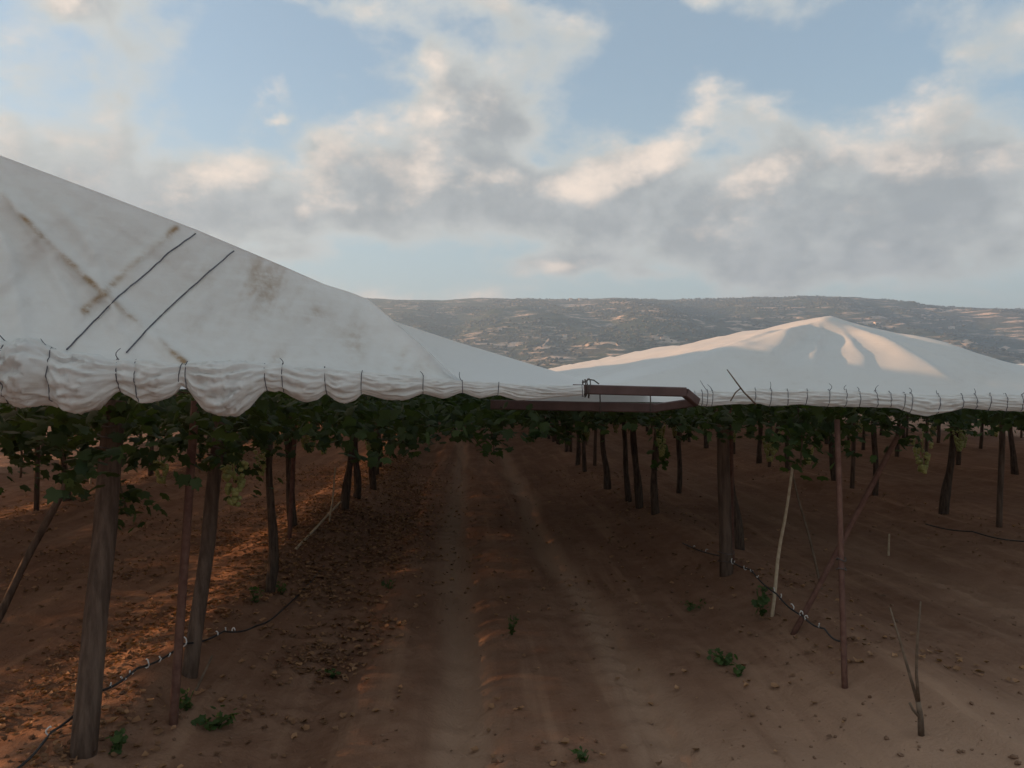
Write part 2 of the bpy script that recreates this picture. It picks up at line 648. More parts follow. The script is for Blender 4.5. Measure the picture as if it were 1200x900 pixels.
def build_hill():
    xs = np.linspace(-6200, 6200, 560)
    ys = np.concatenate([np.linspace(1650, 4300, 190), np.linspace(4350, 6300, 24)])
    X, Y = np.meshgrid(xs, ys, indexing='ij')
    Z = hill_h(X, Y)
    me = mesh('hill', np.stack([X, Y, Z], -1).reshape(-1, 3), grid_faces(len(xs), len(ys)), M['hill'])
    tag(link('hill', me), 'long scrub-covered ridge with pale terraces', kind='structure')


build_hill()


def hill_pt(px, py):
    d = ray(px, py)
    Y = np.linspace(1700, 4300, 2600)
    xs = d.x / d.y * Y
    zs = CAM_Z + d.z / d.y * Y
    k = np.argmax(hill_h(xs, Y) >= zs)
    return Vector((xs[k], Y[k], float(hill_h(xs[k], Y[k]))))


def ico(sub=0):
    t = (1 + 5 ** .5) / 2
    v = [(-1, t, 0), (1, t, 0), (-1, -t, 0), (1, -t, 0), (0, -1, t), (0, 1, t), (0, -1, -t), (0, 1, -t), (t, 0, -1), (t, 0, 1), (-t, 0, -1), (-t, 0, 1)]
    f = [(0, 11, 5), (0, 5, 1), (0, 1, 7), (0, 7, 10), (0, 10, 11), (1, 5, 9), (5, 11, 4), (11, 10, 2), (10, 7, 6), (7, 1, 8), (3, 9, 4), (3, 4, 2), (3, 2, 6), (3, 6, 8), (3, 8, 9), (4, 9, 5), (2, 4, 11), (6, 2, 10), (8, 6, 7), (9, 8, 1)]
    v = np.array(v, float)
    v /= np.linalg.norm(v[0])
    return v, np.array(f)


ICO_V, ICO_F = ico()


def scatter_blobs(P, S, jitter=.25, seed=0):
    """one triangle soup of lumpy icosahedra at P with per axis size S"""
    r = np.random.default_rng(seed)
    n = len(P)
    V = ICO_V[None] * (1 + r.uniform(-jitter, jitter, (n, 12, 1)))
    V = V * S[:, None, :] + P[:, None, :]
    Fc = ICO_F[None] + (np.arange(n) * 12)[:, None, None]
    return V.reshape(-1, 3), Fc.reshape(-1, 3)


def build_scrub():
    n = 34000
    x = rng.uniform(-2600, 3600, n)
    y = rng.uniform(1900, 4230, n)
    keep = fbm(x / 260., y / 260., 4, 71) + .35 * fbm(x / 60., y / 60., 2, 73) > .0
    x, y = x[keep], y[keep]
    z = hill_h(x, y)
    s = rng.uniform(2.5, 6.5, len(x))
    V, Fc = scatter_blobs(np.stack([x, y, z + s * .3], -1), np.stack([s * 1.25, s * 1.25, s * .85], -1), .3, 4)
    tone = np.repeat(rng.uniform(0, 1, len(x)), 12)
    tag(link('hillside_scrub', mesh('hillside_scrub', V, Fc, M['scrub'], {'tone': tone}, smooth=False)), 'dark scrub and low trees dotted over the far ridge', 'scrub', kind='stuff')


build_scrub()


def build_road(pix, wd, label):
    P = [hill_pt(*p) for p in pix]
    pts = []
    for a, b in zip(P[:-1], P[1:]):
        for k in range(12):
            q = a.lerp(b, k / 12)
            pts.append(q)
    V, Fc = [], []
    for q in pts:
        for s in (-.5, .5):
            yy = q.y + s * wd
            V.append((q.x, yy, float(hill_h(q.x, yy)) + 1.6))
    for i in range(len(pts) - 1):
        Fc.append((2 * i, 2 * i + 2, 2 * i + 3, 2 * i + 1))
    tag(link('hill_track', mesh('hill_track', V, Fc, M['road'])), label, kind='structure')


build_road([(686, 406), (700, 402.5), (712, 402), (722, 403.5), (728, 406)], 30, 'pale curved track low on the ridge')
build_road([(1075, 399.5), (1100, 401), (1118, 403)], 26, 'pale track on the right end of the ridge')
build_road([(1128, 404), (1150, 405), (1184, 405.5)], 30, 'pale terrace edge on the right end of the ridge')
build_road([(636, 405.5), (640, 401), (644, 397.5)], 20, 'pale zigzag track on the ridge')


def build_house(px, py, w, label):
    p = hill_pt(px, py)
    k = p.y / F
    w, d, h = w * k, w * k * .7, max(2.6 * k, 6)
    t = thing('far_house', label, 'house', (p.x, p.y, p.z - 2.5), 'pale houses on the ridge')
    x, y = w / 2, d / 2
    h += 2.5
    V = [(-x, -y, 0), (x, -y, 0), (x, y, 0), (-x, y, 0), (-x, -y, h), (x, -y, h), (x, y, h), (-x, y, h)]
    link('wall', mesh('house_wall', V, [(0, 1, 5, 4), (1, 2, 6, 5), (2, 3, 7, 6), (3, 0, 4, 7), (4, 5, 6, 7)], M['wall'], smooth=False), t)
    e, r = 1.1, h + 2.4
    V = [(-x * e, -y * e, h + .1), (x * e, -y * e, h + .1), (x * e, y * e, h + .1), (-x * e, y * e, h + .1), (-x * e, 0, r), (x * e, 0, r)]
    link('roof', mesh('house_roof', V, [(0, 1, 5, 4), (2, 3, 4, 5), (1, 2, 5), (3, 0, 4), (3, 2, 1, 0)], M['tile'], smooth=False), t)


for px, py, w, lb in [(586, 387, 5, 'small pale house halfway up the ridge above the dip between the covers'),
                      (662, 395, 5, 'small pale house low on the ridge above the start of the right cover'),
                      (669, 352.5, 3.5, 'tiny pale house on the skyline, left one of the two'),
                      (680, 352.5, 3.5, 'tiny pale house on the skyline, right one of the two'),
                      (776, 398, 4, 'tiny white house low on the ridge just above the lit cover'),
                      (1028, 380, 7, 'small pale house just above the right slope of the lit cover'),
                      (1115, 385, 6, 'small pale house halfway up the right end of the ridge')]:
    build_house(px, py, w, lb)


# ------------------------------------------------------------------ plastic covers
def interp(tab, x, k):
    return np.interp(x, [t[0] for t in tab], [t[k] for t in tab])


YEND = 58.0
# left cover: end wire (px, py, depth) and the upper outline of its end sheet
L_BOT = [(-900, 452, 2.55), (-200, 405, 2.62), (0, 412, 2.8), (60, 418, 2.9), (150, 424, 3.05), (220, 430, 3.2), (300, 434, 3.4), (420, 441, 3.72), (540, 450, 4.0), (690, 459, 4.4), (760, 463, 4.6)]
L_TOP = [(-900, 430, 3.0), (-420, 290, 3.05), (-70, 157, 3.15), (-40, 166, 3.16), (0, 183, 3.25), (120, 228, 3.42), (230, 271, 3.65), (330, 315, 3.92), (380, 337, 4.08), (430, 360, 4.22), (445, 371, 4.3), (540, 402, 4.62), (640, 432, 4.95), (700, 449, 5.1), (760, 460, 5.2)]
FLAP_TOP = [(-900, 428, 2.96), (-420, 288, 3.0), (-70, 156, 3.1), (-40, 165, 3.12), (0, 182, 3.2), (120, 227, 3.36), (230, 269, 3.58), (330, 311, 3.84), (380, 333, 3.99), (412, 343, 4.08), (432, 351, 4.13), (470, 383, 4.1), (505, 414, 4.07), (530, 438, 4.05), (548, 450, 4.0)]


def seg_d(px, py, pts):
    d = np.full(px.shape, 1e9)
    for (ax, ay), (bx, by) in zip(pts[:-1], pts[1:]):
        vx, vy = bx - ax, by - ay
        t = np.clip(((px - ax) * vx + (py - ay) * vy) / (vx * vx + vy * vy), 0, 1)
        d = np.minimum(d, np.hypot(px - ax - t * vx, py - ay - t * vy))
    return d


CREASE = [(-60, 165), (0, 226), (60, 288), (130, 352), (216, 424)]
RIB = [(98, 364), (128, 338), (158, 308), (206, 268)]
TEARS = [[(20, 240), (75, 340), (100, 420)], [(60, 215), (110, 300), (150, 420)], [(125, 372), (147, 410)], [(-20, 200), (10, 300), (30, 400)]]


def end_sheet(pxs, bot, top, nt, off=0.0, right_edge=None):
    t = np.linspace(0, 1, nt)
    PX, T = np.meshgrid(pxs, t, indexing='ij')
    pb, yb = interp(bot, PX, 1), interp(bot, PX, 2)
    pt, yt = interp(top, PX, 1), interp(top, PX, 2)
    PY = pb + (pt - pb) * T
    YY = yb + (yt - yb) * (T ** 1.15)
    # slack cloth: broad sag, folds fanning from the apex, fine crumple near the wire
    env = np.sin(np.clip(T, 0, 1) * math.pi) ** .7
    sag = 0.07 * env * (1 + .5 * fbm(PX / 160., PY / 120., 2, 5))
    ang = np.arctan2(PX + 60, PY - 140 + 1e-6)
    rad = np.hypot(PX + 60, PY - 140) / 350
    fan = .05 * fbm(ang * 6.0, rad * .7, 3, 8) * np.clip(rad, 0, 1) * env
    fold = .022 * fbm((PX + PY) / 45., (PX - PY) / 140., 3, 14) * env
    cr = .022 * np.exp(-(seg_d(PX, PY, CREASE) / 9.) ** 2) + .012 * np.exp(-(seg_d(PX, PY, RIB) / 8.) ** 2)
    for q in TEARS:
        cr = cr + .022 * np.exp(-(seg_d(PX, PY, q) / 10.) ** 2) * env
    YY = YY + sag + fan + fold - cr * np.clip((1 - T) * 5, 0, 1) - off
    P = np.zeros(PX.shape + (3,))
    cy, sy = math.cos(YAW), math.sin(YAW)
    dx, dy, dz = cy * (PX - 600) + sy * F, cy * F - sy * (PX - 600), 450 - PY
    P[..., 0] = dx / dy * YY
    P[..., 1] = YY
    P[..., 2] = CAM_Z + dz / dy * YY
    # rust: two creases over the steel and blotches where rain has run
    rust = 1.3 * np.exp(-(seg_d(PX, PY, CREASE) / 3.4) ** 2) * np.clip(.55 + 1.0 * fbm(PX / 30., PY / 30., 2, 3), 0, 1)
    rust += .9 * np.exp(-(seg_d(PX, PY, RIB) / 4.5) ** 2) * np.clip(.7 + .9 * fbm(PX / 22., PY / 22., 2, 4), 0, 1)
    for bx, by, bw, bh, am in [(318, 335, 26, 30, .45), (300, 318, 14, 18, .4), (340, 350, 18, 22, .35), (365, 367, 12, 9, .6), (290, 350, 30, 20, .22), (418, 402, 12, 18, .35), (395, 385, 30, 25, .2), (475, 425, 26, 14, .38), (320, 418, 22, 10, .3), (102, 364, 5, 5, .8), (240, 320, 40, 30, .14), (250, 380, 60, 30, .1)]:
        rust += am * np.exp(-((PX - bx) / bw) ** 2 - ((PY - by) / bh) ** 2) * np.clip(.45 + 1.3 * fbm((PX + PY * .45) / 11., PY / 30., 3, 6), 0, 1)
    return P, np.clip(rust, 0, 1)


def cords(parent, defs, Yoff, bot, top, off):
    """cords lying on the left end sheet"""
    for pts in defs:
        P = []
        n = 26
        xs = np.interp(np.linspace(0, 1, n), np.linspace(0, 1, len(pts)), [p[0] for p in pts])
        ys = np.interp(np.linspace(0, 1, n), np.linspace(0, 1, len(pts)), [p[1] for p in pts])
        for x, y in zip(xs, ys):
            pb, pt = float(interp(bot, x, 1)), float(interp(top, x, 1))
            T = np.clip((y - pb) / (pt - pb), 0, 1)
            G, _ = end_sheet(np.array([x]), bot, top, 160, off)
            zrow = G[0]
            k = int(round(T * 159))
            q = Vector(zrow[k])
            q.y -= .008
            wob = .9 * float(fbm(x / 9., y / 9., 2, 31))
            P.append(q + Vector((0.003 * wob, 0, .003 * wob)))
        V, Fc = tube(P, .0030, 6)
        link('cord', mesh('cord', [v - Vector(parent.location) for v in V], Fc, M['string']), parent)


def rolled_edge(parent, prof, ytab, dyr, ties, seed, name='rolled_edge', step=2.0, yoff=-.03):
    """bundled sheet tied along the end wire: prof rows are (px, top, bottom)"""
    pxs = np.arange(prof[0][0], prof[-1][0] + step, step)
    n = 72
    tp, bt = np.interp(pxs, [p[0] for p in prof], [p[1] for p in prof]), np.interp(pxs, [p[0] for p in prof], [p[2] for p in prof])
    ker = np.array([1, 2, 3, 2, 1]) / 9.
    tp = np.convolve(np.pad(tp, 2, 'edge'), ker, 'valid')
    bt = np.convolve(np.pad(bt, 2, 'edge'), ker, 'valid')
    Y0 = interp(ytab, pxs, 2) + yoff
    th = np.linspace(0, 2 * math.pi, n, endpoint=False)
    PXm, TH = np.meshgrid(pxs, th, indexing='ij')
    hh = ((bt - tp) / 2)[:, None]
    mid = ((bt + tp) / 2)[:, None]
    scale = (Y0 / F)[:, None]
    tie_d = np.min(np.abs(pxs[:, None] - np.array(ties)[None]), 1)[:, None]
    pinch = np.clip(tie_d / 20., 0, 1) ** .7
    # pleats run along the roll and fan out from each tie
    flow = TH * 2.2 + .5 * np.sin(PXm / 41. + seed) + .9 * fbm(PXm / 60., TH * .5, 2, seed + 3)
    pl = 1 - 2 * np.abs(fbm(PXm / 70., flow, 3, seed, .55))
    pl2 = 1 - 2 * np.abs(fbm(PXm / 26., flow * 2.3, 3, seed + 9, .6))
    pl3 = fbm(PXm / 9., flow * 2.0, 2, seed + 15)
    c = np.cos(TH)
    s = np.sin(TH)
    wr_ = (.30 * (pl - .4) + .17 * (pl2 - .4) + .06 * pl3)
    gath = (1 - pinch) * (.16 * np.cos(TH * 9 + 2.5 * fbm(PXm / 18., TH, 2, seed + 21)) + .08 * np.cos(TH * 17 + PXm / 5.))
    wr_ = wr_ + gath
    rz = hh * (1 + .45 * wr_) * np.sign(s) * np.abs(s) ** .9
    ry = hh * scale * dyr * (1 + 1.5 * wr_ * (.5 + .5 * pinch)) * c * (.5 + .5 * pinch)
    YY = Y0[:, None] - ry
    PY = mid - rz
    cy, sy = math.cos(YAW), math.sin(YAW)
    dx, dy = cy * (PXm - 600) + sy * F, cy * F - sy * (PXm - 600)
    P = np.stack([dx / dy * Y0[:, None], YY, CAM_Z + (450 - PY) / dy * Y0[:, None]], -1)
    faces = []
    m = len(pxs)
    I, J = np.meshgrid(np.arange(m - 1), np.arange(n), indexing='ij')
    J2 = (J + 1) % n
    Fc = np.stack([I * n + J, (I + 1) * n + J, (I + 1) * n + J2, I * n + J2], -1).reshape(-1, 4)
    dirt = np.clip(.30 * fbm(PXm / 30., TH * 2, 3, seed + 4) + .16 * (PY > mid), 0, .35)
    L = np.array(parent.location)
    o = link(name, mesh(name, P.reshape(-1, 3) - L, Fc, M['plastic'], {'rust': dirt.ravel()}), parent)
    # ties: loops of string round the roll with loose ends
    for k, t in enumerate(ties):
        i = int(np.clip(round((t - pxs[0]) / step), 1, m - 2))
        ring = P[i]
        cen = ring.mean(0)
        slant = (random.random() - .5) * .05
        loop = []
        for q in list(range(n)) + [0, 1]:
            p = ring[q]
            v = (p - cen)
            v = v / max(np.linalg.norm(v), 1e-6)
            loop.append(Vector(p + v * .004 + np.array([slant * (p[2] - cen[2]) * 6, 0, 0])))
        parts = [tube(loop[::3] + [loop[-1]], .0019, 5)]
        topp = Vector(ring[int(n * .25)])
        if random.random() < .33:
            ln = random.uniform(.02, .075) * (1.0 if Y0[i] < 4.2 else .8)
            sx = random.uniform(-.9, .5)
            bw = random.uniform(-.4, .4)
            e = [topp + Vector((sx * ln * k + bw * ln * math.sin(k * 3.1), -.004 - .012 * math.sin(k * 2), ln * k)) for k in (0, .2, .4, .6, .8, 1.0)]
            parts.append(tube(e, [.0019, .0019, .0018, .0017, .0015, .0012], 5))
        V, F2 = merge(parts)
        link('tie_string', mesh('tie_string', [Vector(v) - Vector(parent.location) for v in V], F2, M['string']), o)
    return o


L_PROF = [(-900, 425, 470), (-200, 400, 470), (-60, 402, 468), (0, 404, 470), (7, 404, 468), (22, 400, 475), (40, 399, 474), (62, 410, 470), (70, 414, 474), (82, 417, 481), (95, 416, 483), (112, 417, 479),
          (128, 423, 466), (140, 424, 456), (148, 423, 462), (165, 424, 471), (190, 426, 469), (205, 427, 462), (213, 428, 450), (221, 425, 456), (232, 424, 470), (246, 424, 481), (262, 425, 487), (278, 425, 486), (292, 426, 476), (303, 427, 464),
          (312, 428, 456), (322, 428, 459), (332, 428, 457), (345, 430, 466), (360, 431, 470), (374, 432, 466), (382, 432, 459), (395, 434, 470), (408, 434, 471), (418, 436, 467), (424, 436, 460), (450, 438, 467), (475, 440, 468),
          (497, 442, 460), (520, 444, 467), (542, 447, 459), (562, 447, 467), (584, 449, 462), (606, 450, 469), (630, 451, 468), (652, 452, 465), (684, 452, 463)]

left = thing('plastic_cover', 'large grimy white plastic row cover with rust streaks and two diagonal cords, nearest', 'cover', (-1.9, 3.2, 0), 'white plastic covers over the vine rows')
LL = np.array(left.location)
pxs = np.concatenate([np.arange(-900, -120, 12.), np.arange(-120, 760, 3.)])
G, ru = end_sheet(pxs, L_BOT, L_TOP, 60)
link('end_sheet', mesh('end_sheet', G.reshape(-1, 3) - LL, grid_faces(len(pxs), 60), M['plastic'], {'rust': ru.ravel() * .35}), left)
# front flap laid over it
pf = np.concatenate([np.arange(-900, -120, 12.), np.arange(-120, 549, 2.)])
G2, ru2 = end_sheet(pf, L_BOT, FLAP_TOP, 110, .03)
o = link('front_flap', mesh('front_flap', G2.reshape(-1, 3) - LL, grid_faces(len(pf), 110), M['plastic'], {'rust': np.clip(ru2 + .07, 0, 1).ravel()}), left)
o['label'] = 'rust-streaked end flap'
cords(left, [[(79, 410), (110, 378), (140, 347), (176, 318), (198, 297), (230, 274)], [(149, 413), (185, 374), (220, 342), (250, 315), (275, 294)]], 0, L_BOT, FLAP_TOP, .03)
# roof slope running back from the outline of the end sheet
top = G[:, -1, :]
ysl = np.linspace(0, 1, 70) ** 1.6
S = np.zeros((len(pxs), 70, 3))
S[..., 0] = top[:, None, 0]
S[..., 1] = top[:, None, 1] + (YEND - top[:, None, 1]) * ysl[None]
zc = interp([(-5.0, 0, 1.74), (-2.05, 0, 2.76), (0.75, 0, 1.76), (1.2, 0, 1.76)], S[..., 0], 2)
bl = np.clip((S[..., 1] - top[:, None, 1]) / 6, 0, 1)
S[..., 2] = top[:, None, 2] * (1 - bl) + np.minimum(zc, top[:, None, 2] + .02) * bl + .02 * fbm(S[..., 0] * 1.3, S[..., 1] * .7, 3, 77) * bl - .002
link('roof_sheet', mesh('roof_sheet', S.reshape(-1, 3) - LL, grid_faces(len(pxs), 70), M['plastic'], {'rust': np.zeros(S.shape[0] * S.shape[1])}), left)
rolled_edge(left, L_PROF, L_BOT, .8, [7, 63, 140, 162, 213, 221, 312, 332, 382, 424, 497, 542, 584, 684], 3)


def roof_cover(name, label, xr, half_l, half_r, zr, zl, zrgt, yfront, ya, seed, wr=.05, fine=False, front_fn=None):
    """tent over one row: ridge along Y, hipped front end tied to the end wire"""
    t = thing(name, label, 'cover', (xr, ya, 0), 'white plastic covers over the vine rows')
    x0, x1 = xr - half_l, xr + half_r
    nx = 200 if fine else 60
    u = np.linspace(0, 1, nx)
    v = np.concatenate([np.linspace(0, 1, 150 if fine else 30), 1 + (np.linspace(0, 1, 90)[1:] ** 1.7) * 40])
    U, V = np.meshgrid(u, v, indexing='ij')
    X = x0 + (x1 - x0) * U
    yf = front_fn(X) if front_fn else np.full_like(X, yfront)
    reach = (ya - yf) * 1.35
    Y = np.where(V <= 1, yf + reach * V, yf + reach + (YEND - yf - reach) * (V - 1) / 40)
    base = zl + (zrgt - zl) * U
    side = np.where(X < xr, (X - x0) / half_l, (x1 - X) / half_r)
    # cloth hangs a little below the straight line between ridge and wire
    side = side - .025 * np.sin(side * math.pi)
    hip = np.clip((Y - yf) / (ya - yf), 0, 3)
    hip = hip + .02 * np.sin(np.clip(hip, 0, 1) * math.pi)
    k = .035
    a = np.clip(.5 + .5 * (hip - side) / k, 0, 1)
    prof = hip * (1 - a) + side * a - k * a * (1 - a)
    prof = np.clip(prof, 0, None)
    Z = base + (zr - base) * prof
    edge = np.clip(V * 6, 0, 1) * np.clip(side * 6, 0, 1)
    ang = np.arctan2(X - xr, ya + .15 - Y)
    r = np.hypot(X - xr, Y - ya)
    front = np.clip((ya + .6 - Y) / .8, 0, 1)
    fan = fbm(ang * 1.9, r * .9, 2, seed, .45) * np.clip(r * 1.5 - .12, .0, .75) * front * np.clip(1.7 - r, .12, 1)
    ridge = np.zeros_like(Z)
    if fine:
        for a0, aw, am in ((-1.02, .10, .7), (-.72, .075, 1.0), (-.50, .055, .7), (-.18, .05, .35), (.16, .085, 1.3), (.34, .03, .3)):
            aa = ang - a0 + .06 * fbm(r * 3, ang * 0 + a0 * 9, 2, seed + 31)
            ridge += am * np.exp(-np.where(aa > 0, aa / (aw * .55), aa / (aw * 1.6)) ** 2)
        ridge = .36 * ridge * np.clip(r * 1.6 - .28, 0, .8) * front * np.clip(1.55 - r, .05, 1)
        fan = fan * .3
    Z = Z + wr * edge * ridge
    Z = Z + wr * edge * (1.25 * fan + .14 * fbm(X * .9, Y * .8, 3, seed + 5) + .12 * fbm(X * 2.6 + Y, Y * 1.8 - X, 3, seed + 8))
    L = np.array(t.location)
    # inside the picture only the outer skin is seen; the sheet itself is thin plastic film
    P = np.stack([X, Y, Z], -1)
    stain = np.clip(.15 * fbm(X * 2, Y * 2, 3, seed + 2), 0, .12)
    link('roof_sheet', mesh('roof_sheet', P.reshape(-1, 3) - L, grid_faces(nx, len(v)), M['plastic'], {'rust': stain.ravel()}), t)
    return t


# right cover: apex over its row, front wire from the beam to the right frame edge
R_BOT = [(560, 462, 5.2), (640, 464, 5.0), (700, 462, 4.85), (760, 462, 4.7), (812, 463, 4.58), (900, 465, 4.55), (1000, 466, 4.5), (1100, 470, 4.46), (1200, 471, 4.42), (1500, 474, 4.4)]
AP = at(975, 370, 5.75)


def r_front(X):
    xs = [at(p, q, y).x for p, q, y in R_BOT]
    return np.interp(X, xs, [r[2] for r in R_BOT])


right = roof_cover('plastic_cover', 'white plastic row cover with sunlit folds and a peaked end, behind the brown beam', AP.x, AP.x - .42, 1.45, AP.z, 1.685, 1.70, 4.5, AP.y, 101, .16, True, r_front)
R_PROF = [(814, 458, 473), (830, 458, 476), (850, 459, 474), (884, 456, 472), (902, 457, 475), (940, 457, 474), (960, 457, 475), (1000, 458, 476), (1050, 460, 477), (1070, 462, 484), (1085, 463, 487), (1104, 463, 484), (1130, 462, 478), (1160, 462, 480), (1200, 463, 481), (1300, 466, 484), (1500, 470, 488)]
rolled_edge(right, R_PROF, R_BOT, .9, [822, 828, 834, 884, 901, 922, 944, 971, 989, 1006, 1027, 1043, 1058, 1067, 1099, 1125, 1141, 1159, 1178, 1196, 1214], 17)

roof_cover('plastic_cover', 'white plastic row cover glimpsed beyond the right slope of the peaked one', 7.35, 3.1, 2.2, 2.07, 1.72, 1.70, 7.6, 9.2, 131, .03)
roof_cover('plastic_cover', 'farthest white plastic row cover past the right end of the frame', 11.8, 2.2, 2.2, 2.15, 1.70, 1.70, 8.0, 9.6, 151, .05)
roof_cover('plastic_cover', 'last white plastic row cover, out past all the others at right', 16.2, 2.2, 2.2, 2.15, 1.70, 1.70, 9.5, 11, 153, .05)
roof_cover('plastic_cover', 'white plastic row cover over the second vine row from the left', -6.6, 2.2, 2.2, 2.45, 1.72, 1.72, 2.9, 4.4, 171, .05)

# ------------------------------------------------------------------ steel beams at the opening between the two covers
bm_up = thing('steel_beam', 'short red-brown steel beam lying bare between the two white covers', 'beam', at(745, 458, 4.42))
a, b = at(672, 456, 4.40), at(803, 459.5, 4.44)
L = Vector(bm_up.location)
V, Fc = bar(a - L, b - L, .05, .056)
link('rail', mesh('rail', V, Fc, M['beam'], smooth=False), bm_up)
V, Fc = bar(b - L + Vector((-.003, 0, -.002)), at(816, 471, 4.5) - L, .046, .05)
link('bent_end', mesh('bent_end', V, Fc, M['beam'], smooth=False), bm_up)
for dx in (0.0, .018, .034):
    lo = []
    cc = at(683, 455, 4.40)
    for q in range(15):
        th = q / 14 * 2 * math.pi
        lo.append(cc - L + Vector((dx + .006 * math.sin(th * 2 + dx * 90), math.cos(th) * .034, math.sin(th) * (.046 + dx * .3))))
    V, Fc = tube(lo, .0035, 5)
    link('wire_loop', mesh('wire_loop', V, Fc, M['wire']), bm_up)
e = [at(684, 448, 4.38), at(690, 444.5, 4.38), at(696, 445.5, 4.37), at(702, 450, 4.37)]
V, Fc = tube([p - L for p in e], .004, 5)
link('wire_end', mesh('wire_end', V, Fc, M['wire']), bm_up)

bm_lo = thing('steel_beam', 'long red-brown steel beam passing under the edges of both white covers', 'beam', at(680, 474, 4.75))
L = Vector(bm_lo.location)
V, Fc = bar(at(575, 474, 4.7) - L, at(770, 478, 4.62) - L, .05, .058)
link('rail', mesh('rail', V, Fc, M['beam'], smooth=False), bm_lo)
V, Fc = bar(at(766, 478.2, 4.615) - L, at(816, 471, 4.60) - L, .044, .05)
link('bent_end', mesh('bent_end', V, Fc, M['beam'], smooth=False), bm_lo)
for px in (703, 762):
    V, Fc = tube([at(px, 462, 4.58) - L, at(px + .3, 470, 4.58) - L, at(px, 484, 4.58) - L], .004, 5)
    link('wire_end', mesh('wire_end', V, Fc, M['wire']), bm_lo)

# twig poking up through the right edge
tw = [at(886, 474, 4.4), at(872, 460, 4.38), at(863, 448, 4.37), at(852, 433, 4.36)]
t = thing('dry_twig', 'thin dark twig sticking up in front of the right cover near the beam', 'twig', tw[0])
V, Fc = merge([tube([p - tw[0] for p in tw], [.006, .005, .0045, .003], 6), tube([p - tw[0] for p in (at(868, 455, 4.38), at(862, 460, 4.38), at(856, 470, 4.39))], .004, 5)])
link('stem', mesh('stem', V, Fc, M['twig']), t)


# ------------------------------------------------------------------ posts, stakes, canes
def stick(name, label, cat, base, topp, r0, r1, mat, wob=.0, n=10, bend=0.0, group=None, extra=None):
    """one tapered post or cane from base to top; a thing with a shaft part"""
    base, topp = Vector(base), Vector(topp)
    t = thing(name, label, cat, base, group)
    m = 9
    pts = []
    sd = random.randint(0, 99)
    for i in range(m):
        k = i / (m - 1)
        p = (topp - base) * k
        p += Vector((float(fbm(k * 2.2, sd, 2, 1)), float(fbm(k * 2.2, sd + 9, 2, 2)), 0)) * bend * math.sin(math.pi * min(1, k * 1.2))
        if i == 0:
            p = p - (topp - base).normalized() * .12
        pts.append(p)
    V, Fc = tube(pts, [r0 + (r1 - r0) * i / (m - 1) for i in range(m)], n, wob, sd)
    link('shaft', mesh('shaft', V, Fc, mat), t)
    if extra:
        extra(t, pts)
    return t


def lashing(k0, n=3, r=.06):
    def f(t, pts):
        for j in range(n):
            k = k0 + j * .035
            i = min(int(k * (len(pts) - 1)), len(pts) - 2)
            c = pts[i].lerp(pts[i + 1], k * (len(pts) - 1) - i)
            lo = [c + Vector((math.cos(q / 12 * 6.283) * r, math.sin(q / 12 * 6.283) * r, .008 * math.sin(q + j))) for q in range(13)]
            V, Fc = tube(lo, .004, 5)
            link('wire_tie', mesh('wire_tie', V, Fc, M['wire']), t)
    return f


def gs(name, label, cat, bpx, tpx, r, mat, dY=0.0, taper=.85, **kw):
    b = ground(*bpx)
    return stick(name, label, cat, b, at(tpx[0], tpx[1], b.y + dY), r, r * taper, mat, **kw)


gs('wooden_post', 'thick weathered wooden end post at the left front corner, leaning right', 'post', (97, 884), (135, 470), .056, M['wood'], .25, .85, wob=.10, n=14, bend=.015, extra=lashing(.86, 3, .062))
gs('steel_stake', 'slim rust-brown steel stake just behind the thick leaning end post', 'stake', (203, 848), (229, 470), .022, M['rusty'], .15, .95, n=8)
gs('wooden_post', 'grey-brown wooden post leaning beside the slim rusty stake', 'post', (222, 792), (262, 472), .045, M['wood'], .3, .85, wob=.10, n=14, bend=.02, extra=lashing(.8, 2, .055))
gs('steel_stake', 'thin dark steel stake amid the sunlit fallen leaves left of the track', 'stake', (339, 632), (347, 478), .024, M['rusty'], .0, .9, n=8)
gs('wooden_strut', 'dark wooden strut slanting up from the left frame edge', 'strut', (-12, 742), (84, 556), .030, M['wood'], .6, .9, wob=.1, bend=.02)
gs('cane', 'pale upright cane hanging by the left frame edge under the cover', 'cane', (42, 582), (38, 474), .012, M['cane'], -.3, .8, n=6, bend=.05)
gs('cane', 'short pale sunlit cane stub, left one of the two at far left', 'cane', (92, 577), (94, 552), .022, M['cane'], 0, .9, n=7)
gs('cane', 'short pale sunlit cane stub, right one of the two at far left', 'cane', (106, 567), (107, 545), .022, M['cane'], 0, .9, n=7)
gs('cane', 'thin pale cane stuck upright in the sunlit leaf litter left of the track', 'cane', (386, 612), (393, 548), .012, M['cane'], 0, .8, n=6, bend=.02)
gs('fallen_cane', 'dry cane lying slanted across the sunlit leaf litter', 'cane', (350, 640), (399, 588), .015, M['cane'], 2.2, .8, n=6, bend=.04)
gs('cane', 'short thin stick leaning by the base of the second wooden post', 'stick', (228, 812), (249, 768), .008, M['twig'], .1, .8, n=6)

